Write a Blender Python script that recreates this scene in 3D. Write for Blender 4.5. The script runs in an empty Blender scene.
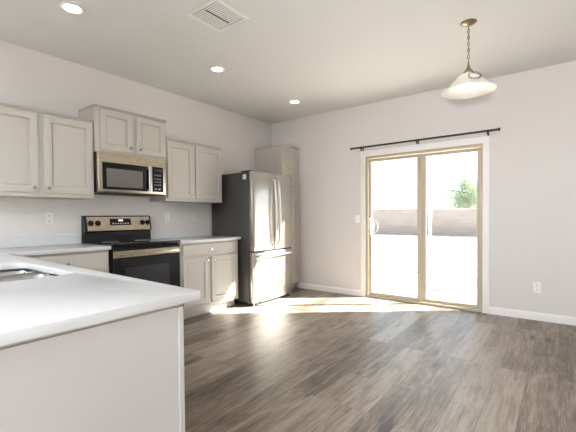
import bpy, bmesh, math, random
from mathutils import Vector, Matrix
random.seed(7)
C = bpy.context.scene.collection
sc = bpy.context.scene
R = math.radians
PI = math.pi
H = 2.779                                  # ceiling height

# ------------------------------------------------------------------ camera
cam_data = bpy.data.cameras.new('camera')
cam_data.sensor_width = 36.0
cam_data.lens = 362.81 * 36.0 / 576.0
cam_data.shift_y = 8.92 / 576.0
cam_data.clip_start = 0.05
cam = bpy.data.objects.new('camera', cam_data)
yaw, pitch, roll = 0.6467, -0.0231, -0.0085
fw = Vector((-math.sin(yaw) * math.cos(pitch), math.cos(yaw) * math.cos(pitch), math.sin(pitch)))
rt = Vector((math.cos(yaw), math.sin(yaw), 0))
up = rt.cross(fw)
r2 = rt * math.cos(roll) + up * math.sin(roll)
u2 = -rt * math.sin(roll) + up * math.cos(roll)
m = Matrix((r2, u2, -fw)).transposed().to_4x4()
m.translation = Vector((4.0154, -4.87, 1.1777))
cam.matrix_world = m
C.objects.link(cam)
sc.camera = cam

# ------------------------------------------------------------------ light
world = bpy.data.worlds.new('daylight')
sc.world = world
world.use_nodes = True
wn = world.node_tree.nodes
wn['Background'].inputs[0].default_value = (0.84, 0.93, 1.05, 1)
wn['Background'].inputs[1].default_value = 2.4

def lamp(name, kind, loc, aim, energy, color=(1, 1, 1), **kw):
    d = bpy.data.lights.new(name, kind)
    d.energy = energy
    d.color = color
    for k, v in kw.items():
        setattr(d, k, v)
    o = bpy.data.objects.new(name, d)
    o.location = loc
    o.rotation_euler = Vector(aim).to_track_quat('-Z', 'Y').to_euler()
    C.objects.link(o)
    return o

lamp('sun', 'SUN', (6, 6, 6), (-0.787, -0.617, -0.615), 56.0, (1.0, 0.965, 0.90), angle=R(0.6))
# soft fill lights, added inside the unseen rear and side windows
lamp('fill_light_rear', 'AREA', (4.2, -9.3, 1.5), (-0.05, 1, 0.35), 15, (0.94, 0.97, 1.0), shape='RECTANGLE', size=4.0, size_y=2.0)
lamp('fill_light_side', 'AREA', (7.3, -5.2, 1.5), (-1, 0.05, 0.40), 18, (0.94, 0.97, 1.0), shape='RECTANGLE', size=3.6, size_y=1.9)
# the photographer's flash, standing low in the living area
lamp('flash', 'SPOT', (4.36, -7.2, 0.85), (-0.45, 5.7, 1.80), 470, (0.94, 0.97, 1.02), spot_size=R(62), spot_blend=1.0, shadow_soft_size=0.05)

# a second flash head turned up, bouncing off the ceiling beside the camera
lamp('bounce_flash', 'SPOT', (3.0, -7.4, 1.3), (0, 0, 1), 6700, (0.88, 0.97, 1.09), spot_size=R(105), spot_blend=0.6, shadow_soft_size=0.2)

sc.view_settings.view_transform = 'Standard'
sc.view_settings.look = 'None'
sc.view_settings.exposure = 0.30
sc.view_settings.gamma = 1.0
sc.view_settings.use_curve_mapping = False
sc.cycles.use_denoising = True
sc.cycles.max_bounces = 10
sc.cycles.diffuse_bounces = 6
sc.cycles.transparent_max_bounces = 16

# ------------------------------------------------------------------ materials
def srgb(r, g, b):
    f = lambda c: (c / 255 / 12.92) if c / 255 <= 0.04045 else ((c / 255 + 0.055) / 1.055) ** 2.4
    return (f(r), f(g), f(b), 1)

def mat(name, color, rough=0.5, metal=0.0, bump=0.0, bscale=200.0, mottled=0.0, mscale=3.0, spec=0.5, stretch=None):
    mt = bpy.data.materials.new(name)
    mt.use_nodes = True
    nt = mt.node_tree
    b = nt.nodes['Principled BSDF']
    b.inputs['Base Color'].default_value = color
    b.inputs['Roughness'].default_value = rough
    b.inputs['Metallic'].default_value = metal
    b.inputs['Specular IOR Level'].default_value = spec
    tc = nt.nodes.new('ShaderNodeTexCoord')
    mp = nt.nodes.new('ShaderNodeMapping')
    nt.links.new(tc.outputs['Object'], mp.inputs['Vector'])
    if stretch:
        mp.inputs['Scale'].default_value = stretch
    if mottled:
        n = nt.nodes.new('ShaderNodeTexNoise')
        n.inputs['Scale'].default_value = mscale
        n.inputs['Detail'].default_value = 4
        mix = nt.nodes.new('ShaderNodeMix')
        mix.data_type = 'RGBA'
        mix.inputs['A'].default_value = tuple(c * (1 - mottled) for c in color[:3]) + (1,)
        mix.inputs['B'].default_value = tuple(min(1, c * (1 + mottled)) for c in color[:3]) + (1,)
        nt.links.new(mp.outputs[0], n.inputs['Vector'])
        nt.links.new(n.outputs['Fac'], mix.inputs['Factor'])
        nt.links.new(mix.outputs['Result'], b.inputs['Base Color'])
    if bump:
        n = nt.nodes.new('ShaderNodeTexNoise')
        n.inputs['Scale'].default_value = bscale
        n.inputs['Detail'].default_value = 3
        bp = nt.nodes.new('ShaderNodeBump')
        bp.inputs['Strength'].default_value = bump
        bp.inputs['Distance'].default_value = 0.002
        nt.links.new(mp.outputs[0], n.inputs['Vector'])
        nt.links.new(n.outputs['Fac'], bp.inputs['Height'])
        nt.links.new(bp.outputs[0], b.inputs['Normal'])
    return mt

M = {}
M['wall'] = mat('wall_paint', (0.67, 0.63, 0.60, 1), 0.75, bump=0.12, bscale=120, spec=0.3)
M['ceiling'] = mat('ceiling_paint', (0.70, 0.70, 0.685, 1), 0.85, bump=0.2, bscale=90, spec=0.2)
M['trim'] = mat('white_trim', (0.83, 0.80, 0.78, 1), 0.4)
M['cabinet'] = mat('greige_cabinet_paint', (0.475, 0.438, 0.387, 1), 0.42, mottled=0.02, mscale=6)
M['cabinet_edge'] = mat('greige_cabinet_moulding', (0.40, 0.37, 0.33, 1), 0.45, mottled=0.02)
M['panel'] = mat('greige_panel', (0.51, 0.487, 0.47, 1), 0.5, mottled=0.015)
M['dark_gap'] = mat('toe_shadow_board', (0.12, 0.10, 0.08, 1), 0.8, mottled=0.1)
M['quartz'] = mat('white_quartz', (0.67, 0.67, 0.67, 1), 0.22, mottled=0.012, mscale=60)
M['nickel'] = mat('brushed_nickel', (0.55, 0.52, 0.47, 1), 0.25, 1.0, bump=0.02, bscale=300)
M['brass'] = mat('antique_nickel', (0.30, 0.25, 0.17, 1), 0.28, 1.0, bump=0.03, bscale=200)
M['black'] = mat('black_enamel', (0.008, 0.008, 0.009, 1), 0.22, mottled=0.1, spec=0.28)
M['black_glass'] = mat('black_glass', (0.006, 0.006, 0.007, 1), 0.08, mottled=0.05, spec=0.3)
M['black_metal'] = mat('matte_black_metal', (0.012, 0.011, 0.011, 1), 0.45, mottled=0.1)
M['charcoal'] = mat('charcoal_fridge_side', (0.036, 0.033, 0.031, 1), 0.42, bump=0.15, bscale=500)
M['mesh_window'] = mat('grey_screened_glass', (0.115, 0.105, 0.095, 1), 0.32, mottled=0.05, mscale=900)
M['oven_glass'] = mat('oven_window_glass', (0.028, 0.026, 0.027, 1), 0.1, mottled=0.1, spec=0.35)
M['white_plastic'] = mat('white_plastic', (0.82, 0.80, 0.77, 1), 0.35, mottled=0.01)
M['grey_print'] = mat('pale_grey_print', (0.45, 0.45, 0.45, 1), 0.5, mottled=0.03)
M['key_print'] = mat('dim_key_print', (0.16, 0.16, 0.16, 1), 0.5, mottled=0.03)
M['dark_slot'] = mat('dark_slot', (0.05, 0.045, 0.04, 1), 0.7, mottled=0.1)
M['tan'] = mat('tan_vinyl', (0.46, 0.39, 0.29, 1), 0.45, mottled=0.02)
M['vent'] = mat('white_vent_enamel', (0.80, 0.79, 0.77, 1), 0.45, mottled=0.01)
M['steel_sink'] = mat('sink_steel', (0.40, 0.39, 0.375, 1), 0.24, 1.0, bump=0.05, bscale=150, stretch=(1, 8, 1))
M['bark'] = mat('bark', (0.20, 0.14, 0.09, 1), 0.9, bump=0.6, bscale=30, mottled=0.3)

def steel(name, color, rough, axis=(1, 1, 90)):
    mt = mat(name, color, rough, 1.0)
    nt = mt.node_tree
    b = nt.nodes['Principled BSDF']
    tc = nt.nodes.new('ShaderNodeTexCoord')
    mp = nt.nodes.new('ShaderNodeMapping')
    mp.inputs['Scale'].default_value = axis
    n = nt.nodes.new('ShaderNodeTexNoise')
    n.inputs['Scale'].default_value = 14
    n.inputs['Detail'].default_value = 5
    mr = nt.nodes.new('ShaderNodeMapRange')
    mr.inputs['To Min'].default_value = rough - 0.05
    mr.inputs['To Max'].default_value = rough + 0.05
    nt.links.new(tc.outputs['Object'], mp.inputs[0])
    nt.links.new(mp.outputs[0], n.inputs['Vector'])
    nt.links.new(n.outputs['Fac'], mr.inputs['Value'])
    nt.links.new(mr.outputs[0], b.inputs['Roughness'])
    return mt
M['stainless'] = steel('brushed_stainless', (0.60, 0.575, 0.53, 1), 0.30)
M['stainless_warm'] = steel('brushed_stainless_warm', (0.54, 0.47, 0.36, 1), 0.27)
M['stainless_fridge'] = steel('brushed_stainless_fridge', (0.52, 0.495, 0.45, 1), 0.22)
nt = M['stainless_fridge'].node_tree            # a second, rougher lobe for the brushed grain
b1_ = nt.nodes['Principled BSDF']
b2_ = nt.nodes.new('ShaderNodeBsdfPrincipled')
b2_.inputs['Base Color'].default_value = (0.46, 0.435, 0.39, 1)
b2_.inputs['Metallic'].default_value = 1.0
b2_.inputs['Roughness'].default_value = 0.5
mx_ = nt.nodes.new('ShaderNodeMixShader')
mx_.inputs[0].default_value = 0.4
nt.links.new(b1_.outputs[0], mx_.inputs[1]); nt.links.new(b2_.outputs[0], mx_.inputs[2])
nt.links.new(mx_.outputs[0], nt.nodes['Material Output'].inputs[0])

def emit(name, color, s):
    mt = bpy.data.materials.new(name)
    mt.use_nodes = True
    nt = mt.node_tree
    b = nt.nodes['Principled BSDF']
    b.inputs['Base Color'].default_value = color
    b.inputs['Emission Color'].default_value = color
    n = nt.nodes.new('ShaderNodeTexNoise')
    n.inputs['Scale'].default_value = 40
    mr = nt.nodes.new('ShaderNodeMapRange')
    mr.inputs['To Min'].default_value = s * 0.97
    mr.inputs['To Max'].default_value = s * 1.03
    nt.links.new(n.outputs['Fac'], mr.inputs['Value'])
    nt.links.new(mr.outputs[0], b.inputs['Emission Strength'])
    return mt
M['lamp_glow'] = emit('lit_diffuser', (1, 0.97, 0.92, 1), 9.0)
M['bulb'] = emit('lit_bulb', (1, 0.95, 0.88, 1), 20.0)
M['led'] = emit('led_digits', (0.75, 0.9, 1.0, 1), 0.9)

def glass_mat():
    mt = bpy.data.materials.new('clear_pane')
    mt.use_nodes = True
    nt = mt.node_tree
    for n in list(nt.nodes):
        nt.nodes.remove(n)
    out = nt.nodes.new('ShaderNodeOutputMaterial')
    tr = nt.nodes.new('ShaderNodeBsdfTransparent')
    tr.inputs[0].default_value = (0.97, 0.985, 0.975, 1)
    gl = nt.nodes.new('ShaderNodeBsdfGlossy')
    gl.inputs['Roughness'].default_value = 0.01
    fr = nt.nodes.new('ShaderNodeFresnel')
    fr.inputs[0].default_value = 1.45
    mx = nt.nodes.new('ShaderNodeMixShader')
    ge = nt.nodes.new('ShaderNodeNewGeometry')
    ior = nt.nodes.new('ShaderNodeMapRange')
    ior.inputs['To Min'].default_value = 1.45
    ior.inputs['To Max'].default_value = 1 / 1.45
    nt.links.new(ge.outputs['Backfacing'], ior.inputs['Value'])
    nt.links.new(ior.outputs[0], fr.inputs[0])
    nt.links.new(fr.outputs[0], mx.inputs[0])
    nt.links.new(tr.outputs[0], mx.inputs[1])
    nt.links.new(gl.outputs[0], mx.inputs[2])
    nt.links.new(mx.outputs[0], out.inputs[0])
    return mt
M['glass'] = glass_mat()

def floor_mat():
    mt = bpy.data.materials.new('grey_brown_plank_flooring')
    mt.use_nodes = True
    nt = mt.node_tree
    L = nt.links.new
    N = nt.nodes.new
    b = nt.nodes['Principled BSDF']
    tc = N('ShaderNodeTexCoord')
    sep = N('ShaderNodeSeparateXYZ')
    L(tc.outputs['Object'], sep.inputs[0])
    com = N('ShaderNodeCombineXYZ')           # planks run along the room's length
    L(sep.outputs['Y'], com.inputs['X'])
    L(sep.outputs['X'], com.inputs['Y'])
    br = N('ShaderNodeTexBrick')
    br.offset = 0.37
    br.inputs['Scale'].default_value = 1.0
    br.inputs['Brick Width'].default_value = 1.22
    br.inputs['Row Height'].default_value = 0.182
    br.inputs['Mortar Size'].default_value = 0.0012
    br.inputs['Mortar Smooth'].default_value = 0.3
    br.inputs['Color1'].default_value = (0, 0, 0, 1)
    br.inputs['Color2'].default_value = (1, 1, 1, 1)
    br.inputs['Mortar'].default_value = (0.5, 0.5, 0.5, 1)
    L(com.outputs[0], br.inputs['Vector'])
    rnd = br.outputs['Color']
    # each plank shifts its own grain
    off = N('ShaderNodeVectorMath'); off.operation = 'MULTIPLY'
    L(rnd, off.inputs[0]); off.inputs[1].default_value = (37.0, 19.0, 53.0)
    add = N('ShaderNodeVectorMath'); add.operation = 'ADD'
    L(tc.outputs['Object'], add.inputs[0]); L(off.outputs[0], add.inputs[1])
    mp = N('ShaderNodeMapping'); mp.inputs['Scale'].default_value = (38, 2.0, 1)
    L(add.outputs[0], mp.inputs[0])
    n1 = N('ShaderNodeTexNoise'); n1.inputs['Scale'].default_value = 1.0; n1.inputs['Detail'].default_value = 7
    n1.inputs['Roughness'].default_value = 0.65; n1.inputs['Distortion'].default_value = 0.8
    L(mp.outputs[0], n1.inputs['Vector'])
    mp2 = N('ShaderNodeMapping'); mp2.inputs['Scale'].default_value = (6, 1.3, 1)
    L(add.outputs[0], mp2.inputs[0])
    n2 = N('ShaderNodeTexNoise'); n2.inputs['Scale'].default_value = 1.0; n2.inputs['Detail'].default_value = 4
    n2.inputs['Distortion'].default_value = 2.2
    L(mp2.outputs[0], n2.inputs['Vector'])
    mp3 = N('ShaderNodeMapping'); mp3.inputs['Scale'].default_value = (150, 9.0, 1)
    L(add.outputs[0], mp3.inputs[0])
    n3 = N('ShaderNodeTexNoise'); n3.inputs['Scale'].default_value = 1.0; n3.inputs['Detail'].default_value = 5
    n3.inputs['Distortion'].default_value = 0.5
    L(mp3.outputs[0], n3.inputs['Vector'])
    # tone = plank tone + broad cloud + fine grain
    def madd(a, k, c):
        x = N('ShaderNodeMath'); x.operation = 'MULTIPLY_ADD'
        L(a, x.inputs[0]); x.inputs[1].default_value = k
        if isinstance(c, float): x.inputs[2].default_value = c
        else: L(c, x.inputs[2])
        return x.outputs[0]
    t = madd(rnd, 0.46, -0.98)
    t = madd(n2.outputs['Fac'], 0.85, t)
    t = madd(n1.outputs['Fac'], 1.0, t)
    t = madd(n3.outputs['Fac'], 0.80, t)
    mp4 = N('ShaderNodeMapping'); mp4.inputs['Scale'].default_value = (5.5, 1.5, 1)
    L(add.outputs[0], mp4.inputs[0])
    vk = N('ShaderNodeTexVoronoi'); vk.inputs['Scale'].default_value = 1.0
    wv = N('ShaderNodeVectorMath'); wv.operation = 'MULTIPLY_ADD'
    L(n1.outputs['Color'], wv.inputs[0]); wv.inputs[1].default_value = (0.45, 0.30, 0.0); L(mp4.outputs[0], wv.inputs[2])
    L(wv.outputs[0], vk.inputs['Vector'])
    kn = N('ShaderNodeMapRange'); kn.interpolation_type = 'SMOOTHSTEP'
    kn.inputs['From Min'].default_value = 0.03; kn.inputs['From Max'].default_value = 0.24
    kn.inputs['To Min'].default_value = -0.42; kn.inputs['To Max'].default_value = 0.0
    L(vk.outputs['Distance'], kn.inputs['Value'])
    tk = N('ShaderNodeMath'); tk.operation = 'ADD'
    L(t, tk.inputs[0]); L(kn.outputs[0], tk.inputs[1])
    t = tk.outputs[0]
    rp = N('ShaderNodeValToRGB')
    e = rp.color_ramp.elements
    e[0].position = 0.18; e[0].color = (0.058, 0.041, 0.030, 1)
    e[1].position = 0.86; e[1].color = (0.35, 0.29, 0.23, 1)
    k = e.new(0.52); k.color = (0.192, 0.147, 0.110, 1)
    L(t, rp.inputs[0])
    mx = N('ShaderNodeMix'); mx.data_type = 'RGBA'
    L(br.outputs['Fac'], mx.inputs['Factor']); L(rp.outputs[0], mx.inputs['A'])
    mx.inputs['B'].default_value = (0.05, 0.04, 0.03, 1)
    L(mx.outputs['Result'], b.inputs['Base Color'])
    mr = N('ShaderNodeMapRange'); mr.inputs['To Min'].default_value = 0.33; mr.inputs['To Max'].default_value = 0.50
    L(n1.outputs['Fac'], mr.inputs['Value']); L(mr.outputs[0], b.inputs['Roughness'])
    hs = madd(br.outputs['Fac'], -1.0, n1.outputs['Fac'])
    bp = N('ShaderNodeBump'); bp.inputs['Strength'].default_value = 0.18; bp.inputs['Distance'].default_value = 0.002
    L(hs, bp.inputs['Height']); L(bp.outputs[0], b.inputs['Normal'])
    return mt
M['floor'] = floor_mat()

def gravel_mat():
    mt = bpy.data.materials.new('pale_gravel')
    mt.use_nodes = True
    nt = mt.node_tree; L = nt.links.new; N = nt.nodes.new
    b = nt.nodes['Principled BSDF']; b.inputs['Roughness'].default_value = 0.95
    tc = N('ShaderNodeTexCoord')
    v = N('ShaderNodeTexVoronoi'); v.inputs['Scale'].default_value = 1.9
    n = N('ShaderNodeTexNoise'); n.inputs['Scale'].default_value = 0.9; n.inputs['Detail'].default_value = 5
    L(tc.outputs['Object'], v.inputs['Vector']); L(tc.outputs['Object'], n.inputs['Vector'])
    s = N('ShaderNodeMath'); s.operation = 'SUBTRACT'
    L(v.outputs['Distance'], s.inputs[0]); L(n.outputs['Fac'], s.inputs[1])
    rp = N('ShaderNodeValToRGB'); e = rp.color_ramp.elements
    e[0].position = -0.0; e[0].color = (0.03, 0.026, 0.023, 1)
    e[0].position = 0.0
    e[1].position = 0.05; e[1].color = (0.55, 0.50, 0.46, 1)
    sh = N('ShaderNodeMath'); sh.operation = 'ADD'; sh.inputs[1].default_value = 0.28
    L(s.outputs[0], sh.inputs[0]); L(sh.outputs[0], rp.inputs[0])
    L(rp.outputs[0], b.inputs['Base Color'])
    return mt
M['gravel'] = gravel_mat()

def block_mat():
    mt = bpy.data.materials.new('tan_block_masonry')
    mt.use_nodes = True
    nt = mt.node_tree; L = nt.links.new; N = nt.nodes.new
    b = nt.nodes['Principled BSDF']; b.inputs['Roughness'].default_value = 0.9
    tc = N('ShaderNodeTexCoord'); sep = N('ShaderNodeSeparateXYZ'); com = N('ShaderNodeCombineXYZ')
    L(tc.outputs['Object'], sep.inputs[0]); L(sep.outputs['X'], com.inputs['X']); L(sep.outputs['Z'], com.inputs['Y'])
    br = N('ShaderNodeTexBrick'); br.inputs['Scale'].default_value = 1.0
    br.inputs['Brick Width'].default_value = 0.406; br.inputs['Row Height'].default_value = 0.203
    br.inputs['Mortar Size'].default_value = 0.008
    br.inputs['Color1'].default_value = (0.232, 0.196, 0.178, 1)
    br.inputs['Color2'].default_value = (0.262, 0.225, 0.206, 1)
    br.inputs['Mortar'].default_value = (0.215, 0.19, 0.175, 1)
    L(com.outputs[0], br.inputs['Vector']); L(br.outputs['Color'], b.inputs['Base Color'])
    return mt
M['block'] = block_mat()

def shade_mat():
    mt = bpy.data.materials.new('alabaster_glass')
    mt.use_nodes = True
    nt = mt.node_tree; L = nt.links.new; N = nt.nodes.new
    for n in list(nt.nodes): nt.nodes.remove(n)
    out = N('ShaderNodeOutputMaterial')
    tc = N('ShaderNodeTexCoord')
    n = N('ShaderNodeTexNoise'); n.inputs['Scale'].default_value = 14; n.inputs['Distortion'].default_value = 2.5; n.inputs['Detail'].default_value = 4
    L(tc.outputs['Object'], n.inputs['Vector'])
    rp = N('ShaderNodeValToRGB'); e = rp.color_ramp.elements
    e[0].position = 0.3; e[0].color = (0.84, 0.81, 0.76, 1)
    e[1].position = 0.7; e[1].color = (0.93, 0.91, 0.88, 1)
    L(n.outputs['Fac'], rp.inputs[0])
    d = N('ShaderNodeBsdfDiffuse'); t = N('ShaderNodeBsdfTranslucent'); g = N('ShaderNodeBsdfGlossy')
    g.inputs['Roughness'].default_value = 0.15
    L(rp.outputs[0], d.inputs[0]); L(rp.outputs[0], t.inputs[0])
    m1 = N('ShaderNodeMixShader'); m1.inputs[0].default_value = 0.42
    L(d.outputs[0], m1.inputs[1]); L(t.outputs[0], m1.inputs[2])
    m2 = N('ShaderNodeMixShader'); m2.inputs[0].default_value = 0.06
    L(m1.outputs[0], m2.inputs[1]); L(g.outputs[0], m2.inputs[2])
    L(m2.outputs[0], out.inputs[0])
    return mt
M['alabaster'] = shade_mat()

def leaf_mat():
    mt = bpy.data.materials.new('green_leaf')
    mt.use_nodes = True
    nt = mt.node_tree; L = nt.links.new; N = nt.nodes.new
    for n in list(nt.nodes): nt.nodes.remove(n)
    out = N('ShaderNodeOutputMaterial')
    tc = N('ShaderNodeTexCoord')
    n = N('ShaderNodeTexNoise'); n.inputs['Scale'].default_value = 1.6
    L(tc.outputs['Object'], n.inputs['Vector'])
    rp = N('ShaderNodeValToRGB'); e = rp.color_ramp.elements
    e[0].position = 0.35; e[0].color = (0.19, 0.27, 0.20, 1)
    e[1].position = 0.65; e[1].color = (0.32, 0.37, 0.22, 1)
    L(n.outputs['Fac'], rp.inputs[0])
    d = N('ShaderNodeBsdfDiffuse'); t = N('ShaderNodeBsdfTranslucent')
    L(rp.outputs[0], d.inputs[0]); L(rp.outputs[0], t.inputs[0])
    m1 = N('ShaderNodeMixShader'); m1.inputs[0].default_value = 0.4
    L(d.outputs[0], m1.inputs[1]); L(t.outputs[0], m1.inputs[2]); L(m1.outputs[0], out.inputs[0])
    return mt
M['leaf'] = leaf_mat()

# ------------------------------------------------------------------ mesh helpers (world coordinates)
def bm_new(): return bmesh.new()

def box(bm, x0, x1, y0, y1, z0, z1, bev=0.0, seg=2):
    r = bmesh.ops.create_cube(bm, size=1.0)
    vs = r['verts']
    for v in vs:
        v.co = Vector((x0 + (v.co.x + .5) * (x1 - x0), y0 + (v.co.y + .5) * (y1 - y0), z0 + (v.co.z + .5) * (z1 - z0)))
    if bev:
        es = list({e for v in vs for e in v.link_edges})
        bmesh.ops.bevel(bm, geom=es, offset=bev, segments=seg, profile=0.5, affect='EDGES', clamp_overlap=True)
    return bm

def lathe(bm, prof, axis='Z', origin=(0, 0, 0), n=32, cap0=True, cap1=True):
    """prof = [(radius, height)]; spun around axis"""
    o = Vector(origin)
    def P(r, h, a):
        c, s = r * math.cos(a), r * math.sin(a)
        return o + (Vector((c, s, h)) if axis == 'Z' else Vector((h, c, s)) if axis == 'X' else Vector((c, h, s)))
    rings = []
    for r, h in prof:
        if r < 1e-6: rings.append([bm.verts.new(P(0, h, 0))])
        else: rings.append([bm.verts.new(P(r, h, 2 * PI * k / n)) for k in range(n)])
    for a, b in zip(rings, rings[1:]):
        for k in range(n):
            q = [a[k % len(a)], a[(k + 1) % len(a)], b[(k + 1) % len(b)], b[k % len(b)]]
            u = []
            for v in q:
                if v not in u: u.append(v)
            if len(u) > 2: bm.faces.new(u)
    if cap0 and len(rings[0]) > 1: bm.faces.new(list(reversed(rings[0])))
    if cap1 and len(rings[-1]) > 1: bm.faces.new(rings[-1])
    bmesh.ops.recalc_face_normals(bm, faces=bm.faces[:])
    return bm

def tube(bm, pts, r, n=12, closed=False, rx=None):
    """round tube along points; r may be a list"""
    pts = [Vector(p) for p in pts]
    K = len(pts)
    rings = []
    prev = None
    for i, p in enumerate(pts):
        if closed: t = pts[(i + 1) % K] - pts[i - 1]
        else: t = pts[min(i + 1, K - 1)] - pts[max(i - 1, 0)]
        t.normalize()
        if prev is None:
            a = t.orthogonal().normalized()
        else:
            a = (prev - t * prev.dot(t)).normalized()
        prev = a
        b = t.cross(a)
        rr = r[i] if isinstance(r, (list, tuple)) else r
        rings.append([bm.verts.new(p + (a * math.cos(2 * PI * k / n) + b * math.sin(2 * PI * k / n)) * rr) for k in range(n)])
    pairs = list(zip(rings, rings[1:])) + ([(rings[-1], rings[0])] if closed else [])
    for a, b in pairs:
        for k in range(n):
            bm.faces.new([a[k], a[(k + 1) % n], b[(k + 1) % n], b[k]])
    if not closed:
        bm.faces.new(list(reversed(rings[0]))); bm.faces.new(rings[-1])
    bmesh.ops.recalc_face_normals(bm, faces=bm.faces[:])
    return bm

def prism(bm, loops, z0, z1, bev=0.0, plane='XY', tops=True):
    """extruded outline with holes. loops = [outer, hole, ...] of 2D points; plane gives the axes they use"""
    def P(a, b, c):
        return {'XY': (a, b, c), 'XZ': (a, c, b), 'YZ': (c, a, b)}[plane]
    es = []
    for lp in loops:
        vs = [bm.verts.new(P(a, b, z0)) for a, b in lp]
        for i in range(len(vs)):
            es.append(bm.edges.new((vs[i], vs[(i + 1) % len(vs)])))
    g = bmesh.ops.triangle_fill(bm, use_beauty=True, use_dissolve=True, edges=es)
    fs = [f for f in g['geom'] if isinstance(f, bmesh.types.BMFace)]
    ex = bmesh.ops.extrude_face_region(bm, geom=fs)
    d = Vector(P(0, 0, z1 - z0))
    bmesh.ops.translate(bm, vec=d, verts=[v for v in ex['geom'] if isinstance(v, bmesh.types.BMVert)])
    bmesh.ops.recalc_face_normals(bm, faces=bm.faces[:])
    if bev:
        sh = [e for e in bm.edges if len(e.link_faces) == 2 and e.calc_face_angle(0) > R(50)]
        bmesh.ops.bevel(bm, geom=sh, offset=bev, segments=2, profile=0.5, affect='EDGES', clamp_overlap=True)
    return bm

def rrect(x0, x1, y0, y1, r, n=6):
    out = []
    for cx, cy, a in ((x1 - r, y1 - r, 0), (x0 + r, y1 - r, PI / 2), (x0 + r, y0 + r, PI), (x1 - r, y0 + r, 1.5 * PI)):
        for k in range(n + 1):
            t = a + PI / 2 * k / n
            out.append((cx + r * math.cos(t), cy + r * math.sin(t)))
    return out

def rect(x0, x1, y0, y1): return [(x0, y0), (x1, y0), (x1, y1), (x0, y1)]

def wpos(o):
    p = Vector((0, 0, 0))
    while o is not None:
        p += o.location
        o = o.parent
    return p

def obj(name, bm, mt, parent=None, smooth=True, loc=None):
    """links ONE mesh object; bm is in world coordinates, the origin goes to loc or to the mesh's own base"""
    for f in bm.faces: f.smooth = smooth
    if loc is None:
        co = [v.co for v in bm.verts]
        lo = Vector([min(c[i] for c in co) for i in range(3)]); hi = Vector([max(c[i] for c in co) for i in range(3)])
        loc = Vector(((lo.x + hi.x) / 2, (lo.y + hi.y) / 2, lo.z))
    loc = Vector(loc)
    bmesh.ops.translate(bm, vec=-loc, verts=bm.verts[:])
    me = bpy.data.meshes.new(name)
    bm.to_mesh(me); bm.free()
    if smooth:
        me.set_sharp_from_angle(angle=R(38))
    o = bpy.data.objects.new(name, me)
    C.objects.link(o)
    me.materials.append(mt)
    if parent is not None:
        o.parent = parent
        o.location = loc - wpos(parent)
    else:
        o.location = loc
    return o

def tag(o, label, cat, group=None, kind=None):
    o['label'] = label; o['category'] = cat
    if group: o['group'] = group
    if kind: o['kind'] = kind
    return o

def thing(name, label, cat, loc, group=None):
    o = bpy.data.objects.new(name, None)
    o.empty_display_size = 0.1
    C.objects.link(o); o.location = loc
    return tag(o, label, cat, group)

def struct(name, bm, mt, loc=(0, 0, 0), smooth=False):
    o = obj(name, bm, mt, None, smooth, loc)
    o['kind'] = 'structure'
    return o

def dup(root, loc, label):
    r = root.copy(); C.objects.link(r); r.location = loc; r['label'] = label
    for ch in list(root.children):
        c = ch.copy(); C.objects.link(c); c.parent = r
        for g in ch.children:
            d = g.copy(); C.objects.link(d); d.parent = c
    return r

# ------------------------------------------------------------------ the room
XR, YF, T = 7.6, -9.6, 0.16
struct('floor', box(bm_new(), -T, XR + T, YF - T, T, -0.12, 0.0), M['floor'])
struct('ceiling', box(bm_new(), -T, XR + T, YF - T, T, H, H + 0.12), M['ceiling'])
struct('wall_left', box(bm_new(), -T, 0, YF, T, 0, H), M['wall'])
DX0, DX1, DZ = 1.742, 3.264, 2.035         # sliding door opening
struct('wall_back', prism(bm_new(), [[(0, 0), (DX0, 0), (DX0, DZ), (DX1, DZ), (DX1, 0), (XR, 0), (XR, H), (0, H)]], 0, T, plane='XZ'), M['wall'])
struct('wall_right', prism(bm_new(), [rect(YF, T, 0, H), rect(-7.0, -3.4, 0.55, 2.45)], XR, XR + T, plane='YZ'), M['wall'])
struct('wall_front', prism(bm_new(), [rect(-T, XR + T, 0, H), rect(2.2, 6.2, 0.5, 2.5)], YF - T, YF, plane='XZ'), M['wall'])
def plain_window(name, plane, a0, a1, z0, z1, d0, d1, cuts):
    holes = []
    w = (a1 - a0) / cuts
    for k in range(cuts):
        holes.append(rect(a0 + k * w + 0.05, a0 + (k + 1) * w - 0.05, z0 + 0.05, z1 - 0.05))
    f = struct(name, prism(bm_new(), [rect(a0, a1, z0, z1)] + holes, d0, d1, plane=plane), M['trim'])
    for h in holes:
        obj('pane', prism(bm_new(), [h], (d0 + d1) / 2 - 0.003, (d0 + d1) / 2 + 0.003, plane=plane), M['glass'], f, False)
plain_window('added_window_1', 'XZ', 2.2, 6.2, 0.5, 2.5, YF - 0.12, YF - 0.06, 3)  # unseen window, added to go with the rear fill light
plain_window('added_window_2', 'YZ', -7.0, -3.4, 0.55, 2.45, XR + 0.06, XR + 0.12, 3)  # likewise added out of view, for the side fill light

def baseboard(bm, x0, x1, hgt=0.088):
    pr = [(0, 0), (0, hgt), (-0.004, hgt), (-0.008, hgt - 0.012), (-0.013, hgt - 0.022), (-0.014, 0)]
    rings = [[bm.verts.new((x, y - 0.0, z)) for y, z in pr] for x in (x0, x1)]
    n = len(pr)
    for k in range(n):
        bm.faces.new([rings[0][k], rings[0][(k + 1) % n], rings[1][(k + 1) % n], rings[1][k]])
    bm.faces.new(rings[0][::-1]); bm.faces.new(rings[1])
    bmesh.ops.recalc_face_normals(bm, faces=bm.faces[:])
    return bm
struct('baseboard_back', baseboard(bm_new(), 0.56, 1.674), M['trim'])
struct('baseboard_right', baseboard(bm_new(), 3.332, XR), M['trim'])
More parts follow.
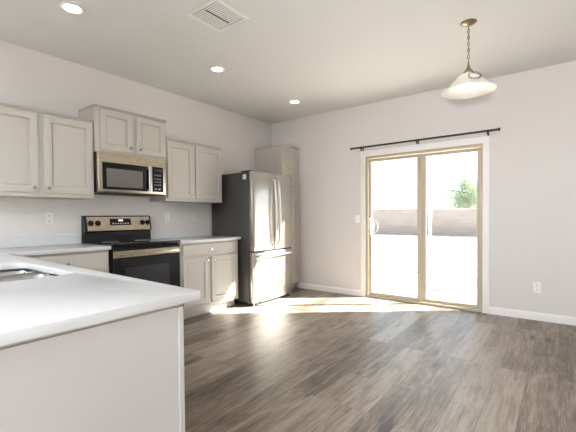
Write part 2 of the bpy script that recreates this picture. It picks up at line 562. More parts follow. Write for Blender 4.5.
# door casing
cas = prism(bm_new(), [[(1.674, 0), (DX0 + 0.004, 0), (DX0 + 0.004, DZ - 0.004), (DX1 - 0.004, DZ - 0.004), (DX1 - 0.004, 0), (3.332, 0), (3.332, 2.108), (1.674, 2.108)]], -0.016, 0.0, bev=0.004, plane='XZ')
struct('trim_1', cas, M['trim'])

# ------------------------------------------------------------------ sliding glass door
door = bpy.data.objects.new('door_1', None); C.objects.link(door); door.location = (2.5, 0.06, 0); door['kind'] = 'structure'
fr = prism(bm_new(), [rect(DX0, DX1, 0.0, DZ), rect(DX0 + 0.034, DX1 - 0.034, 0.03, DZ - 0.036)], 0.0, 0.13, bev=0.003, plane='XZ')
obj('door_frame', fr, M['tan'], door, True)
def sash(x0, x1, y0, y1, name, st, bot, top):
    s = obj(name, prism(bm_new(), [rect(x0, x1, 0.031, DZ - 0.041), rect(x0 + st[0], x1 - st[1], 0.031 + bot, DZ - 0.041 - top)], y0, y1, bev=0.003, plane='XZ'), M['tan'], door, True)
    obj('glass_pane', box(bm_new(), x0 + st[0] - 0.01, x1 - st[1] + 0.01, (y0 + y1) / 2 - 0.004, (y0 + y1) / 2 + 0.004, 0.031 + bot - 0.01, DZ - 0.041 - top + 0.01), M['glass'], s, False)
    return s
s1 = sash(1.781, 2.522, 0.030, 0.047, 'sliding_panel', (0.048, 0.05), 0.045, 0.045)
s2 = sash(2.508, 3.225, 0.055, 0.072, 'fixed_panel', (0.078, 0.038), 0.04, 0.042)
# D-shaped pull on the sliding panel
hb = bm_new()
hx = 1.812
pts = []
for k in range(17):
    a = -PI / 2 + PI * k / 16
    pts.append((hx + 0.075 * math.cos(a), -0.015 - 0.03 * math.cos(a), 1.025 + 0.105 * math.sin(a)))
tube(hb, [(hx, 0.0295, 0.92)] + pts + [(hx, 0.0295, 1.13)], 0.0105, 10)
hd = obj('door_handle', hb, M['white_plastic'], s1, True)
obj('handle_plate', box(bm_new(), hx - 0.012, hx + 0.012, 0.018, 0.0295, 0.905, 1.145, 0.005), M['white_plastic'], s1, True)
# slim white frame of the insect screen outside the fixed panel's lower half
scr = prism(bm_new(), [rect(2.60, 3.225, 0.062, 1.262), rect(2.634, 3.218, 0.075, 1.254)], 0.112, 0.124, plane='XZ')
obj('screen_frame', scr, M['white_plastic'], door, False)

# ------------------------------------------------------------------ kitchen cabinets
def knob_bm(x, y, z):
    return lathe(bm_new(), [(0.0, 0.0), (0.007, 0.0), (0.0055, 0.010), (0.0065, 0.014), (0.014, 0.018), (0.0155, 0.023), (0.012, 0.028), (0.0, 0.030)], 'X', (x, y, z), 20, False, False)

def panel_bm(x0, x1, y0, y1, z0, z1, rail=0.055, dep=0.013):
    """framed door or drawer front with a recessed flat centre; faces +x"""
    bm = bm_new()
    def loop(x, i): return [bm.verts.new((x, a, b)) for a, b in ((y0 + i, z0 + i), (y1 - i, z0 + i), (y1 - i, z1 - i), (y0 + i, z1 - i))]
    L = [loop(x0, 0), loop(x1 - 0.003, 0), loop(x1, 0.003), loop(x1, rail), loop(x1 - dep * 0.6, rail + 0.003), loop(x1 - dep * 0.6, rail + 0.008), loop(x1 - dep - 0.003, rail + 0.009), loop(x1 - dep - 0.003, rail + 0.013), loop(x1 - dep, rail + 0.015)]
    for a, b in zip(L, L[1:]):
        for k in range(4): bm.faces.new([a[k], a[(k + 1) % 4], b[(k + 1) % 4], b[k]])
    bm.faces.new(L[0][::-1]); bm.faces.new(L[-1])
    bmesh.ops.recalc_face_normals(bm, faces=bm.faces[:])
    return bm

def door_part(par, x, y0, y1, z0, z1, knob=None, name='door', rail=0.055, thick=0.019):
    d = obj(name, panel_bm(x, x + thick, y0, y1, z0, z1, rail) if rail else box(bm_new(), x, x + thick, y0, y1, z0, z1, 0.003), M['cabinet'], par, False)
    if knob:
        k = obj('knob', knob_bm(x + thick, knob[0], knob[1]), M['nickel'], d, True)
        k['label'] = 'round brushed nickel knob'
    return d

def top_mould(par, x1, y0, y1, z, h=0.022, over=0.016):
    bm = bm_new()
    box(bm, 0.002, x1 + over, y0 - over * 0.5, y1 + over * 0.5, z - h * 0.5, z, 0.003)
    box(bm, 0.002, x1 + over * 0.5, y0 - 0.003, y1 + 0.003, z - h, z - h * 0.5 - 0.0005, 0.002)
    return obj('top_moulding', bm, M['cabinet_edge'], par, False)

FX = 0.331                                   # face of the wall cabinets
# wall cabinet at the far left of the photo
a = thing('wall_cabinet', 'greige two-door wall cabinet over the left counter, lower than the one above the microwave', 'cabinet', (0.165, -3.61, 1.372))
obj('body', box(bm_new(), 0.002, FX, -4.07, -3.158, 1.372, 2.118, 0.002), M['cabinet'], a, False)
top_mould(a, FX + 0.006, -4.07, -3.166, 2.134, over=0.012)
door_part(a, FX, -4.05, -3.637, 1.405, 2.098, (-3.677, 1.449))
door_part(a, FX, -3.588, -3.175, 1.405, 2.098, (-3.567, 1.449))
# above the microwave
b = thing('wall_cabinet', 'short greige two-door wall cabinet directly above the stainless microwave', 'cabinet', (0.165, -2.755, 1.832))
obj('body', box(bm_new(), 0.002, FX + 0.02, -3.153, -2.350, 1.834, 2.275, 0.002), M['cabinet'], b, False)
top_mould(b, FX + 0.026, -3.146, -2.354, 2.296)
door_part(b, FX + 0.02, -3.105, -2.770, 1.862, 2.258, (-2.797, 1.912))
door_part(b, FX + 0.02, -2.720, -2.375, 1.862, 2.258, (-2.692, 1.912))
# right of the microwave
c = thing('wall_cabinet', 'greige two-door wall cabinet between the microwave and the refrigerator', 'cabinet', (0.165, -1.91, 1.372))
obj('body', box(bm_new(), 0.002, FX, -2.346, -1.470, 1.372, 2.090, 0.002), M['cabinet'], c, False)
top_mould(c, FX + 0.006, -2.336, -1.476, 2.108, over=0.012)
door_part(c, FX, -2.328, -1.955, 1.405, 2.066, (-2.000, 1.447))
door_part(c, FX, -1.918, -1.492, 1.405, 2.066, (-1.888, 1.447))

# tall pantry
p = thing('pantry_cabinet', 'tall narrow greige pantry cabinet in the corner behind the refrigerator', 'cabinet', (0.28, -0.23, 0))
PX = 0.575
obj('body', box(bm_new(), 0.002, PX, -0.438, -0.030, 0.10, 2.265, 0.002), M['cabinet'], p, False)
obj('toe_kick', box(bm_new(), 0.002, PX - 0.07, -0.436, -0.032, 0.0, 0.099), M['cabinet'], p, False)
top_mould(p, PX + 0.004, -0.432, -0.036, 2.286, over=0.012)
door_part(p, PX, -0.405, -0.055, 1.58, 2.245)
door_part(p, PX, -0.405, -0.055, 0.14, 1.545)

# base cabinet right of the range
BX = 0.611
b2 = thing('base_cabinet', 'greige base cabinet with one wide drawer over two doors, right of the range', 'cabinet', (0.31, -1.92, 0))
obj('body', box(bm_new(), 0.002, BX, -2.376, -1.462, 0.105, 0.882, 0.002), M['cabinet'], b2, False)
obj('toe_kick', box(bm_new(), 0.002, BX - 0.075, -2.374, -1.464, 0.0, 0.104), M['cabinet'], b2, False)
door_part(b2, BX, -2.340, -1.500, 0.738, 0.862, (-1.945, 0.795), 'drawer', None)
door_part(b2, BX, -2.340, -1.972, 0.150, 0.708, (-2.000, 0.668))
door_part(b2, BX, -1.925, -1.500, 0.150, 0.708, (-1.895, 0.668))
# base cabinet left of the range
b1 = thing('base_cabinet', 'greige base cabinet with a drawer, left of the range behind the peninsula', 'cabinet', (0.31, -3.57, 0))
obj('body', box(bm_new(), 0.002, BX, -3.985, -3.166, 0.105, 0.882, 0.002), M['cabinet'], b1, False)
obj('toe_kick', box(bm_new(), 0.002, BX - 0.075, -3.983, -3.168, 0.0, 0.104), M['cabinet'], b1, False)
door_part(b1, BX, -3.90, -3.195, 0.715, 0.860, (-3.535, 0.785), 'drawer', None)
door_part(b1, BX, -3.90, -3.195, 0.150, 0.690, (-3.24, 0.640))
# peninsula base
pn = thing('peninsula_cabinet', 'greige peninsula base with a plain panelled end under the white worktop', 'cabinet', (1.8, -4.55, 0))
PE = 2.972
foot = [(0.615, -5.02), (PE - 0.012, -5.02), (PE - 0.012, -4.098), (2.35, -4.098), (2.35, -4.062), (0.615, -4.062)]
bm = prism(bm_new(), [foot, rrect(1.42, 2.22, -4.66, -4.075, 0.04)], 0.60, 0.882)
prism(bm, [foot], 0.10, 0.599)
obj('body', bm, M['cabinet'], pn, False)
obj('toe_kick', box(bm_new(), 0.63, PE - 0.03, -5.0, -4.16, 0.0, 0.099), M['cabinet'], pn, False)
obj('end_panel', box(bm_new(), PE - 0.0115, PE - 0.002, -5.02, -4.1155, 0.0, 0.872, 0.001), M['panel'], pn, False)
bm = bm_new()
box(bm, PE - 0.0115, PE + 0.004, -4.115, -4.095, 0.0, 0.872, 0.002)
obj('corner_post', bm, M['panel'], pn, False)

# ------------------------------------------------------------------ worktops
CT0, CT1 = 0.884, 0.916
hole = rrect(1.45, 2.168, -4.62, -4.095, 0.06, 8)
w1 = obj('worktop', prism(bm_new(), [[(0.002, -5.06), (2.988, -5.06), (2.988, -4.030), (0.648, -3.955), (0.648, -3.160), (0.002, -3.160)], hole], CT0, CT1, bev=0.003), M['quartz'], None, True)
tag(w1, 'white L-shaped quartz worktop with an undermount sink, covering left counter and peninsula', 'countertop')
obj('backsplash', box(bm_new(), 0.002, 0.021, -5.06, -3.160, CT1 + 0.0003, 1.018, 0.002), M['quartz'], w1, False)
w2 = obj('worktop', box(bm_new(), 0.002, 0.648, -2.384, -1.438, CT0, CT1, 0.003), M['quartz'], None, True)
tag(w2, 'short white quartz worktop between the range and the refrigerator', 'countertop')
obj('backsplash', box(bm_new(), 0.002, 0.021, -2.384, -1.438, CT1 + 0.0003, 1.018, 0.002), M['quartz'], w2, False)

# sink
sk = thing('sink', 'stainless double-bowl undermount sink sunk into the white peninsula worktop', 'sink', (1.82, -4.36, 0.70))
def bowl_bm(x0, x1, y0, y1, zt, zb, r=0.05):
    bm = bm_new()
    specs = [(0.0, zt, r), (0.004, zt - 0.02, r), (0.014, zb + 0.03, r), (0.022, zb + 0.010, r * .9), (0.045, zb, r * .8)]
    rings = []
    for i, z, rr in specs:
        rings.append([bm.verts.new((q[0], q[1], z)) for q in rrect(x0 + i, x1 - i, y0 + i, y1 - i, rr, 6)])
    n = len(rings[0])
    for u, v in zip(rings, rings[1:]):
        for k in range(n): bm.faces.new([u[k], v[k], v[(k + 1) % n], u[(k + 1) % n]])
    bm.faces.new(rings[-1])
    return bm
def bowl(x0, x1, y0, y1, zt, zb):
    o = obj('bowl', bowl_bm(x0, x1, y0, y1, zt, zb), M['steel_sink'], sk, True)
    md = o.modifiers.new('thickness', 'SOLIDIFY'); md.thickness = 0.0015; md.offset = -1
    d = obj('drain', lathe(bm_new(), [(0.0, 0.003), (0.03, 0.003), (0.034, 0.006), (0.042, 0.006), (0.044, 0.001)], 'Z', ((x0 + x1) / 2, (y0 + y1) / 2, zb), 24, False, False), M['nickel'], o, True)
bowl(1.44, 1.685, -4.63, -4.085, 0.881, 0.69)
bowl(1.715, 2.18, -4.63, -4.085, 0.881, 0.69)
obj('divider', box(bm_new(), 1.6845, 1.7155, -4.60, -4.115, 0.856, 0.870, 0.006), M['steel_sink'], sk, True)

# ------------------------------------------------------------------ range
RY0, RY1 = -3.145, -2.386
rg = thing('range', 'freestanding electric range, black with stainless backguard and oven door band', 'stove', (0.34, -2.772, 0))
obj('body', box(bm_new(), 0.004, 0.610, RY0, RY1, 0.03, 0.905, 0.004), M['black'], rg, False)
ck = obj('cooktop', box(bm_new(), 0.075, 0.645, RY0, RY1, 0.906, 0.926, 0.006, 3), M['black_glass'], rg, True)
for (bx, by, br) in ((0.24, -2.96, 0.08), (0.24, -2.58, 0.095), (0.50, -2.97, 0.10), (0.50, -2.58, 0.08)):
    obj('burner_ring', lathe(bm_new(), [(br - 0.003, 0.0), (br - 0.003, 0.0006), (br, 0.0006), (br, 0.0)], 'Z', (bx, by, 0.9262), 40, False, False), M['grey_print'], ck, False)
# backguard: black box with a sloped stainless panel
bg = bm_new()
prism(bg, [[(0.006, 0.905), (0.074, 0.905), (0.070, 1.028), (0.095, 1.038), (0.060, 1.198), (0.045, 1.205), (0.006, 1.205)]], RY0, RY1, plane='XZ')
bgo = obj('backguard', bg, M['black'], rg, False)
def slope(y, t, out=0.0):                    # t = 0 bottom, 1 top of the sloped face
    p0, p1 = Vector((0.0955, 0, 1.039)), Vector((0.0605, 0, 1.198))
    d = (p1 - p0); nrm = Vector((d.z, 0, -d.x)).normalized()
    q = p0 + d * t + nrm * out
    return Vector((q.x, y, q.z))
def slope_box(y0, y1, t0, t1, o0, o1):
    bm = bm_new()
    vs = [bm.verts.new(slope(y, t, o)) for o in (o0, o1) for (y, t) in ((y0, t0), (y1, t0), (y1, t1), (y0, t1))]
    for f in ((3, 2, 1, 0), (4, 5, 6, 7), (0, 1, 5, 4), (1, 2, 6, 5), (2, 3, 7, 6), (3, 0, 4, 7)): bm.faces.new([vs[k] for k in f])
    bmesh.ops.recalc_face_normals(bm, faces=bm.faces[:])
    return bm
cp = obj('control_panel', slope_box(RY0 + 0.022, RY1 - 0.022, 0.02, 0.95, 0.0005, 0.006), M['stainless_warm'], rg, False)
cp['label'] = 'sloped stainless control panel'
dsp = obj('display', slope_box(-2.882, -2.642, 0.36, 0.82, 0.0065, 0.009), M['black_glass'], cp, False)
obj('clock_digits', slope_box(-2.785, -2.735, 0.64, 0.74, 0.0092, 0.0098), M['led'], cp, False)
bm = bm_new()
for k in range(7):
    y = -2.858 + k * 0.029
    t_ = slope_box(y, y + 0.016, 0.44, 0.52, 0.0092, 0.0098)
    me_ = bpy.data.meshes.new('legend'); t_.to_mesh(me_); t_.free(); bm.from_mesh(me_); bpy.data.meshes.remove(me_)
obj('button_legends', bm, M['grey_print'], cp, False)
for ky in (-3.086, -3.012, -2.502, -2.435):
    base = slope(ky, 0.52, 0.0062)
    bm = lathe(bm_new(), [(0.0, 0.0), (0.030, 0.0), (0.030, 0.004), (0.024, 0.007), (0.021, 0.026), (0.018, 0.029), (0.0, 0.029)], 'X', (0, 0, 0), 28, False, False)
    box(bm, 0.026, 0.034, -0.005, 0.005, -0.019, 0.019, 0.002)
    ang = math.atan2(0.0345, 0.151)
    bmesh.ops.rotate(bm, cent=(0, 0, 0), matrix=Matrix.Rotation(-ang, 3, 'Y'), verts=bm.verts[:])
    bmesh.ops.translate(bm, vec=base, verts=bm.verts[:])
    obj('knob', bm, M['black'], cp, True)
# oven door
od = obj('oven_door', box(bm_new(), 0.6105, 0.637, RY0 + 0.004, RY1 - 0.004, 0.235, 0.880, 0.004), M['black_glass'], rg, False)
obj('trim_band', box(bm_new(), 0.6375, 0.643, RY0 + 0.006, RY1 - 0.006, 0.794, 0.858, 0.002), M['stainless_warm'], od, False)
hb = bm_new()
box(hb, 0.662, 0.674, RY0 + 0.03, RY1 - 0.03, 0.814, 0.838, 0.005, 3)
box(hb, 0.6435, 0.665, RY0 + 0.05, RY0 + 0.075, 0.817, 0.835, 0.003)
box(hb, 0.6435, 0.665, RY1 - 0.075, RY1 - 0.05, 0.817, 0.835, 0.003)
obj('handle', hb, M['stainless_warm'], od, True)
obj('oven_window', box(bm_new(), 0.6375, 0.6395, -3.02, -2.525, 0.36, 0.690, 0.0), M['oven_glass'], od, False)
dr = obj('drawer', box(bm_new(), 0.6105, 0.635, RY0 + 0.004, RY1 - 0.004, 0.05, 0.225, 0.004), M['black'], rg, False)
for (fx, fy) in ((0.06, RY0 + 0.05), (0.06, RY1 - 0.05), (0.58, RY0 + 0.05), (0.58, RY1 - 0.05)):
    obj('foot', lathe(bm_new(), [(0.018, 0.0), (0.018, 0.0305)], 'Z', (fx, fy, 0), 14), M['black'], rg, False)

# ------------------------------------------------------------------ microwave
MY0, MY1, MZ0, MZ1 = -3.150, -2.392, 1.425, 1.832
mw = thing('microwave', 'stainless over-the-range microwave with black window under the short wall cabinet', 'microwave', (0.2, -2.772, MZ0))
obj('body', box(bm_new(), 0.003, 0.362, MY0, MY1, MZ0 + 0.012, MZ1, 0.003), M['black_metal'], mw, False)
fc = obj('front', box(bm_new(), 0.3625, 0.402, MY0, MY1, MZ0 + 0.014, MZ1 - 0.001, 0.005, 3), M['stainless_warm'], mw, True)
fc['label'] = 'stainless front surround'
dw = obj('door_glass', box(bm_new(), 0.4025, 0.4065, -3.110, -2.575, 1.465, 1.735, 0.002), M['black_glass'], mw, False)
obj('window', box(bm_new(), 0.4068, 0.4078, -3.070, -2.682, 1.492, 1.676), M['mesh_window'], dw, False)
hb = bm_new()
box(hb, 0.430, 0.446, -2.628, -2.590, 1.462, 1.738, 0.006, 3)
box(hb, 0.4068, 0.434, -2.628, -2.590, 1.464, 1.489, 0.004)
box(hb, 0.4068, 0.434, -2.628, -2.590, 1.709, 1.734, 0.004)
obj('handle', hb, M['stainless'], mw, True)
kp = obj('keypad', box(bm_new(), 0.4025, 0.4065, -2.566, -2.428, 1.465, 1.740, 0.002), M['black_glass'], mw, False)
for (z, hh, n_) in ((1.640, 0.016, 3), (1.600, 0.012, 3), (1.568, 0.012, 3), (1.536, 0.012, 3), (1.488, 0.014, 2)):
    for k in range(n_):
        w = 0.092 / n_
        obj('button', box(bm_new(), 0.4066, 0.4071, -2.542 + k * w, -2.542 + k * w + w * 0.7, z, z + hh), M['key_print'], kp, False)
obj('clock_display', box(bm_new(), 0.4066, 0.4071, -2.542, -2.450, 1.680, 1.712), M['oven_glass'], kp, False)
obj('badge', lathe(bm_new(), [(0.0, 0.0), (0.013, 0.0), (0.013, 0.002), (0.0, 0.002)], 'X', (0.4022, -2.763, 1.781), 24, False, False), M['grey_print'], mw, False)
gr = bm_new()
box(gr, 0.10, 0.36, MY0 + 0.10, MY1 - 0.10, MZ0 + 0.004, MZ0 + 0.0118)
for k in range(10): box(gr, 0.12 + k * 0.023, 0.13 + k * 0.023, MY0 + 0.12, MY1 - 0.12, MZ0, MZ0 + 0.004)
obj('underside_grille', gr, M['dark_slot'], mw, False)

# ------------------------------------------------------------------ refrigerator
QY0, QY1 = -1.400, -0.545
rf = thing('refrigerator', 'stainless French-door refrigerator with charcoal sides and bottom freezer', 'refrigerator', (0.42, -0.97, 0))
obj('body', box(bm_new(), 0.035, 0.752, QY0, QY1, 0.035, 1.765, 0.006), M['charcoal'], rf, True)
def curved(y0, y1, z0, z1, xb=0.764, rad=0.018):
    """door slab with a gently bowed front and rounded ends, bowed across the whole width"""
    n = 14
    outer = []
    for k in range(n + 1):
        y = y0 + (y1 - y0) * k / n
        s = (y - (QY0 + QY1) / 2) / ((QY1 - QY0) / 2)
        x = 0.846 - 0.022 * s * s
        outer.append([x, y])
    def corner(yc, sgn, x):
        return [(x - rad + rad * math.sin(t), yc + sgn * (rad - rad * math.cos(t))) for t in ()]
    outer[0][0] -= 0.010; outer[-1][0] -= 0.010
    lp = [(xb, y0)] + [tuple(q) for q in outer] + [(xb, y1)]
    bm = prism(bm_new(), [[(x, y) for x, y in lp]], z0, z1, bev=0.004)
    return bm
mid = -0.975
d1 = obj('door', curved(QY0 - 0.002, mid - 0.002, 0.730, 1.772), M['stainless_fridge'], rf, True)
d2 = obj('door', curved(mid + 0.002, QY1 + 0.002, 0.730, 1.772), M['stainless_fridge'], rf, True)
d3 = obj('freezer_drawer', curved(QY0 - 0.002, QY1 + 0.002, 0.050, 0.705), M['stainless_fridge'], rf, True)
obj('gasket', box(bm_new(), 0.7525, 0.7635, QY0 + 0.006, QY1 - 0.006, 0.06, 1.762), M['black_metal'], rf, False)
obj('mullion', box(bm_new(), 0.764, 0.815, QY0 + 0.008, QY1 - 0.008, 0.7055, 0.7295), M['black_metal'], rf, False)
def bow_handle(y, par):
    bm = bm_new()
    pts = [(0.842, y, 0.800), (0.872, y, 0.806)]
    for k in range(13):
        s = -1 + 2 * k / 12
        pts.append((0.912 - 0.026 * s * s, y, 1.245 + 0.42 * s))
    pts += [(0.872, y, 1.684), (0.842, y, 1.690)]
    tube(bm, pts, 0.0125, 12)
    obj('handle', bm, M['stainless'], par, True)
bow_handle(mid - 0.045, d1); bow_handle(mid + 0.045, d2)
bm = bm_new()
pts = [(0.828, QY0 + 0.07, 0.655), (0.862, QY0 + 0.074, 0.655)]
for k in range(11):
    s = -1 + 2 * k / 10
    pts.append((0.898 - 0.022 * s * s, (QY0 + QY1) / 2 + 0.345 * s, 0.655))
pts += [(0.862, QY1 - 0.074, 0.655), (0.828, QY1 - 0.07, 0.655)]
tube(bm, pts, 0.0125, 12)
obj('handle', bm, M['stainless'], d3, True)
obj('badge', lathe(bm_new(), [(0.0, 0.0), (0.016, 0.0), (0.016, 0.003), (0.0, 0.003)], 'X', (0.8295, -0.645, 1.700), 24, False, False), M['grey_print'], d2, False)
bm = bm_new()
box(bm, 0.62, 0.80, QY0 + 0.004, QY0 + 0.06, 1.7655, 1.786, 0.005)
obj('hinge_cover', bm, M['black_metal'], rf, True)
bm = bm_new()
box(bm, 0.62, 0.80, QY1 - 0.06, QY1 - 0.004, 1.7655, 1.786, 0.005)
obj('hinge_cover', bm, M['black_metal'], rf, True)
lb = obj('sticker', box(bm_new(), 0.655, 0.715, QY0 - 0.0012, QY0 - 0.0002, 1.672, 1.735), M['white_plastic'], rf, False)
lb['label'] = 'small white paper sticker with four grey blocks'
bm = bm_new()
for (i, j) in ((0, 0), (0, 1), (1, 0), (1, 1)): box(bm, 0.663 + i * 0.026, 0.681 + i * 0.026, QY0 - 0.0018, QY0 - 0.0013, 1.680 + j * 0.028, 1.699 + j * 0.028)
obj('sticker_print', bm, M['grey_print'], lb, False)
obj('base_grille', box(bm_new(), 0.70, 0.775, QY0 + 0.02, QY1 - 0.02, 0.006, 0.0345), M['black_metal'], rf, False)
for (fx, fy) in ((0.08, QY0 + 0.04), (0.08, QY1 - 0.04), (0.80, QY0 + 0.035), (0.80, QY1 - 0.035)):
    obj('foot', lathe(bm_new(), [(0.014, 0.0), (0.014, 0.012), (0.009, 0.014), (0.009, 0.049 if fx > 0.5 else 0.0345)], 'Z', (fx, fy, 0), 14), M['nickel'], rf, False)

# ------------------------------------------------------------------ wall plates
def outlet(loc, label, group, axis):
    """duplex outlet; axis 'X' faces +x, 'Y' faces -y"""
    o = thing('wall_outlet', label, 'outlet', loc, group)
    def bb(bm, d0, d1, a0, a1, z0, z1, bev=0):
        x, y, z = loc
        if axis == 'X': box(bm, x + d0, x + d1, y + a0, y + a1, z + z0, z + z1, bev)
        else: box(bm, x + a0, x + a1, y - d1, y - d0, z + z0, z + z1, bev)
        return bm
    obj('cover_plate', bb(bm_new(), 0.0005, 0.006, -0.036, 0.036, -0.058, 0.058, 0.002), M['white_plastic'], o, False)
    for s in (-1, 1):
        r = obj('receptacle', bb(bm_new(), 0.0062, 0.009, -0.017, 0.017, s * 0.027 - 0.017, s * 0.027 + 0.017, 0.003), M['white_plastic'], o, False)
        sl = bm_new()
        bb(sl, 0.0091, 0.0096, -0.008, -0.0055, s * 0.027 - 0.003, s * 0.027 + 0.010)
        bb(sl, 0.0091, 0.0096, 0.0055, 0.008, s * 0.027 - 0.003, s * 0.027 + 0.010)
        bb(sl, 0.0091, 0.0096, -0.003, 0.003, s * 0.027 - 0.012, s * 0.027 - 0.007)
        obj('slots', sl, M['dark_slot'], r, False)
    return o
o1 = outlet((0.0, -3.441, 1.178), 'white wall outlet above the left worktop, left of the range', 'outlets above the worktops', 'X')
dup(o1, (0.0, -2.108, 1.18), 'white wall outlet above the right worktop, the one nearer the range')
dup(o1, (0.0, -1.683, 1.178), 'white wall outlet above the right worktop, the one nearer the refrigerator')
outlet((3.80, 0.0, 0.365), 'white wall outlet low on the wall right of the sliding door', None, 'Y')
sw = thing('light_switch', 'white rocker light switch on the wall left of the sliding door', 'switch', (1.619, 0, 1.133))
obj('cover_plate', box(bm_new(), 1.583, 1.655, -0.006, -0.0005, 1.075, 1.191, 0.002), M['white_plastic'], sw, False)
obj('rocker', box(bm_new(), 1.603, 1.635, -0.011, -0.0062, 1.100, 1.166, 0.002), M['white_plastic'], sw, False)

# ------------------------------------------------------------------ curtain rod
cr = thing('curtain_rod', 'thin black curtain rod without curtains above the sliding glass door', 'curtain rod', (2.5, -0.08, 2.155))
obj('rod', tube(bm_new(), [(1.575, -0.08, 2.155), (3.425, -0.08, 2.155)], 0.0125, 14), M['black_metal'], cr, True)
for s, x in ((-1, 1.575), (1, 3.425)):
    obj('finial', lathe(bm_new(), [(0.0125, 0.0), (0.017, s * 0.002), (0.020, s * 0.012), (0.016, s * 0.022), (0.0, s * 0.025)], 'X', (x, -0.08, 2.155), 18, True, False), M['black_metal'], cr, True)
for x in (1.717, 2.505, 3.318):
    bm = bm_new()
    box(bm, x - 0.007, x + 0.007, -0.006, -0.0005, 2.112, 2.168, 0.002)
    box(bm, x - 0.005, x + 0.005, -0.090, -0.0055, 2.134, 2.144, 0.002)
    box(bm, x - 0.007, x + 0.007, -0.094, -0.066, 2.108, 2.1445, 0.002)
    tube(bm, [(x - 0.007, -0.08, 2.155), (x + 0.007, -0.08, 2.155)], 0.0155, 14)
    obj('bracket', bm, M['black_metal'], cr, False)

# ------------------------------------------------------------------ ceiling fittings
def downlight(loc, label):
    o = thing('recessed_light', label, 'ceiling light', loc, 'recessed lights along the kitchen ceiling')
    obj('trim_ring', lathe(bm_new(), [(0.060, -0.0005), (0.088, -0.0005), (0.088, -0.004), (0.066, -0.010), (0.060, -0.006)], 'Z', loc, 40, False, False), M['vent'], o, True)
    obj('diffuser', lathe(bm_new(), [(0.0, -0.0045), (0.040, -0.0055), (0.0595, -0.003), (0.0595, -0.001), (0.0, -0.001)], 'Z', loc, 40, False, False), M['lamp_glow'], o, True)
    return o
l1 = downlight((1.03, -3.617, H), 'round lit recessed ceiling light over the left worktop, largest of the three')
dup(l1, (1.03, -2.163, H), 'round lit recessed ceiling light in front of the microwave, middle of the three')
dup(l1, (1.03, -0.738, H), 'round lit recessed ceiling light in front of the refrigerator, farthest of the three')

vt = thing('ceiling_vent', 'square white louvred air vent set in the ceiling', 'vent', (1.82, -2.862, H))
VX0, VX1, VY0, VY1 = 1.645, 1.995, -3.037, -2.687
obj('frame', prism(bm_new(), [rect(VX0, VX1, VY0, VY1), rect(VX0 + 0.03, VX1 - 0.03, VY0 + 0.03, VY1 - 0.03)], H - 0.009, H - 0.0005, bev=0.003), M['vent'], vt, False)
bm = bm_new()
n = 13
for k in range(n):
    y = VY0 + 0.036 + (VY1 - VY0 - 0.072) * (k + 0.5) / n
    dy = 0.0080
    vs = [bm.verts.new((x, y + sy * dy, H - 0.0052 + zz)) for x in (VX0 + 0.028, VX1 - 0.028) for (sy, zz) in ((-1, 0), (1, 0), (1, 0.0012), (-1, 0.0012))]
    for f in ((0, 1, 2, 3), (7, 6, 5, 4), (0, 4, 5, 1), (1, 5, 6, 2), (2, 6, 7, 3), (3, 7, 4, 0)): bm.faces.new([vs[i] for i in f])
bmesh.ops.recalc_face_normals(bm, faces=bm.faces[:])
obj('louvres', bm, M['vent'], vt, False)
obj('duct_shade_sheet', box(bm_new(), VX0 + 0.028, VX1 - 0.028, VY0 + 0.028, VY1 - 0.028, H - 0.0008, H - 0.0003), M['dark_slot'], vt, False)  # dark sheet painted in for the shade of the duct behind the louvres
obj('damper_bar', box(bm_new(), 1.816, 1.824, VY0 + 0.05, VY1 - 0.06, H - 0.0115, H - 0.009), M['dark_slot'], vt, False)

# pendant
px, py = 3.384, -1.517
pd = thing('pendant_lamp', 'white alabaster glass bell pendant lamp hanging by a chain from the ceiling', 'pendant lamp', (px, py, H))
obj('canopy', lathe(bm_new(), [(0.0, -0.030), (0.012, -0.030), (0.016, -0.024), (0.038, -0.018), (0.058, -0.008), (0.064, -0.003), (0.064, -0.0005), (0.0, -0.0005)], 'Z', (px, py, H), 36, False, False), M['brass'], pd, True)
def link_pts(c, axis_v, side_v, l=0.017, w=0.0085, n=14):
    return [Vector(c) + Vector(axis_v) * (l * math.sin(2 * PI * k / n)) + Vector(side_v) * (w * math.cos(2 * PI * k / n)) for k in range(n)]
bm = bm_new()
z = H - 0.044
k = 0
while z > 2.452:
    tube(bm, link_pts((px, py, z), (0, 0, 1), (1, 0, 0) if k % 2 else (0, 1, 0)), 0.0024, 6, closed=True)
    z -= 0.0265; k += 1
obj('chain', bm, M['brass'], pd, True)
bm = bm_new()
tube(bm, [(px + 0.004 * math.sin(i * 1.1), py + 0.004 * math.cos(i * 1.1), H - 0.028 - i * 0.0161) for i in range(20)], 0.0022, 6)
obj('cord', bm, M['nickel'], pd, True)
obj('fitter', lathe(bm_new(), [(0.0, 0.092), (0.006, 0.092), (0.0065, 0.070), (0.011, 0.060), (0.013, 0.050), (0.024, 0.034), (0.036, 0.018), (0.040, 0.008), (0.038, 0.0), (0.0, 0.0)], 'Z', (px, py, 2.3585), 28, False, False), M['brass'], pd, True)
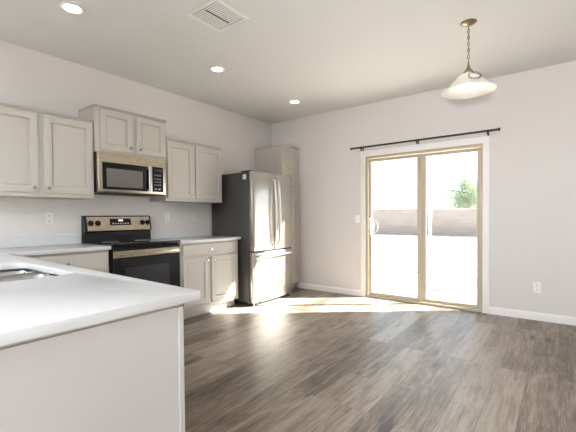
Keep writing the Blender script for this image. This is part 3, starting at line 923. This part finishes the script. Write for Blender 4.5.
# swag of spare chain lying over the shade, on its right front
bm = bm_new()
rt2 = Vector((0.983, 0.185, 0)); fr2 = Vector((0.185, -0.983, 0))
prof_s = [(0.036, 2.358), (0.056, 2.350), (0.080, 2.332), (0.104, 2.309), (0.126, 2.284), (0.146, 2.262), (0.167, 2.241)]
def dome_r(z):
    for (ra, za), (rb, zb) in zip(prof_s, prof_s[1:]):
        if zb <= z <= za: return ra + (rb - ra) * (za - z) / (za - zb)
    return 0.036 if z > 2.358 else 0.155
sw_pts = [Vector((px, py, 2.372)) + rt2 * 0.012 + fr2 * 0.034]
for i in range(20):                                         # it hangs from the fitter and rests on the dome
    a = R(115 - 330 * i / 19)
    aa, zz = 0.046 + 0.044 * math.cos(a), 2.296 + 0.038 * math.sin(a)
    sw_pts.append(Vector((px, py, zz)) + rt2 * aa + fr2 * (math.sqrt(max(dome_r(zz) ** 2 - aa * aa, 0.0004)) + 0.014))
for i in range(len(sw_pts) - 1):
    d = (sw_pts[i + 1] - sw_pts[i]); mid_ = (sw_pts[i] + sw_pts[i + 1]) / 2
    ax = d.normalized(); sd = ax.orthogonal().normalized()
    if i % 2: sd = ax.cross(sd)
    tube(bm, link_pts(mid_, ax, sd, d.length * 0.62, 0.0075, 10), 0.0022, 5, closed=True)
obj('spare_chain', bm, M['brass'], pd, True)
prof_o = [(0.036, 2.358), (0.056, 2.3501), (0.08, 2.3317), (0.104, 2.309), (0.126, 2.2844), (0.146, 2.2617), (0.167, 2.2415), (0.189, 2.2266), (0.206, 2.217)]
prof_i = [(0.207, 2.2117), (0.187, 2.2205), (0.163, 2.2354), (0.141, 2.2564), (0.121, 2.2792), (0.099, 2.3037), (0.076, 2.3256), (0.053, 2.3431), (0.034, 2.351)]
bm = lathe(bm_new(), prof_o + prof_i + [prof_o[0]], 'Z', (px, py, 0), 56, False, False)
bmesh.ops.remove_doubles(bm, verts=bm.verts[:], dist=1e-6)
sh = obj('shade', bm, M['alabaster'], pd, True)
sh['label'] = 'marbled white glass bell shade'
obj('socket', lathe(bm_new(), [(0.0, 0.0), (0.017, 0.0), (0.017, 0.064), (0.0, 0.064)], 'Z', (px, py, 2.292), 20, False, False), M['white_plastic'], pd, True)
obj('bulb', lathe(bm_new(), [(0.0, 0.0), (0.014, 0.003), (0.025, 0.013), (0.029, 0.027), (0.026, 0.042), (0.018, 0.056), (0.013, 0.070), (0.0, 0.070)], 'Z', (px, py, 2.222), 24, False, False), M['bulb'], pd, True)

# ------------------------------------------------------------------ the yard outside
struct('yard_ground', box(bm_new(), -30, 30, T + 0.002, 45, -0.30, -0.10), M['gravel'])
bw = thing('garden_wall', 'long tan concrete block wall closing the gravel yard outside', 'wall', (0, 19.1, -0.10))
obj('masonry', box(bm_new(), -24, 24, 19.0, 19.2, -0.10, 1.56), M['block'], bw, False)
obj('cap_course', box(bm_new(), -24, 24, 18.98, 19.22, 1.5605, 1.61, 0.006), M['block'], bw, False)
tx, ty = -1.75, 26.0
tr = thing('tree', 'loose green leafy tree standing beyond the block wall', 'tree', (tx, ty, -0.10))
bm = bm_new()
tube(bm, [(tx, ty, -0.10), (tx + 0.05, ty, 0.7), (tx - 0.03, ty, 1.7), (tx + 0.02, ty, 2.9)], [0.17, 0.14, 0.12, 0.09], 12)
rng = random.Random(3)
tips = []
for i in range(30):
    a = 2 * PI * i / 30 + rng.uniform(-.2, .2)
    e = rng.uniform(0.15, 1.2)
    L_ = rng.uniform(0.9, 1.95)
    s = Vector((tx, ty, rng.uniform(1.1, 2.9)))
    d = Vector((math.cos(a) * math.cos(e), math.sin(a) * math.cos(e), math.sin(e)))
    q1 = s + d * L_ * .5; q2 = s + d * L_ + Vector((0, 0, -0.1))
    tube(bm, [s, q1, q2], [0.05, 0.03, 0.012], 8)
    tips += [q1, q2, (q1 + q2) / 2]
obj('trunk', bm, M['bark'], tr, True)
bm = bm_new()
for i in range(12000):
    tp = tips[rng.randrange(len(tips))]
    c_ = tp + Vector((rng.gauss(0, .26), rng.gauss(0, .26), rng.gauss(0, .24)))
    n_ = Vector((rng.gauss(0, 1), rng.gauss(0, 1), rng.gauss(0, 1) + .5)).normalized()
    u = n_.orthogonal().normalized(); u.rotate(Matrix.Rotation(rng.uniform(0, 6.28), 3, n_)); v = n_.cross(u)
    s = rng.uniform(0.035, 0.065)
    bm.faces.new([bm.verts.new(c_ + u * s * 1.3), bm.verts.new(c_ + v * s * .55 + n_ * s * .15), bm.verts.new(c_ - u * s * 1.1), bm.verts.new(c_ - v * s * .55 + n_ * s * .15)])
obj('foliage', bm, M['leaf'], tr, False)
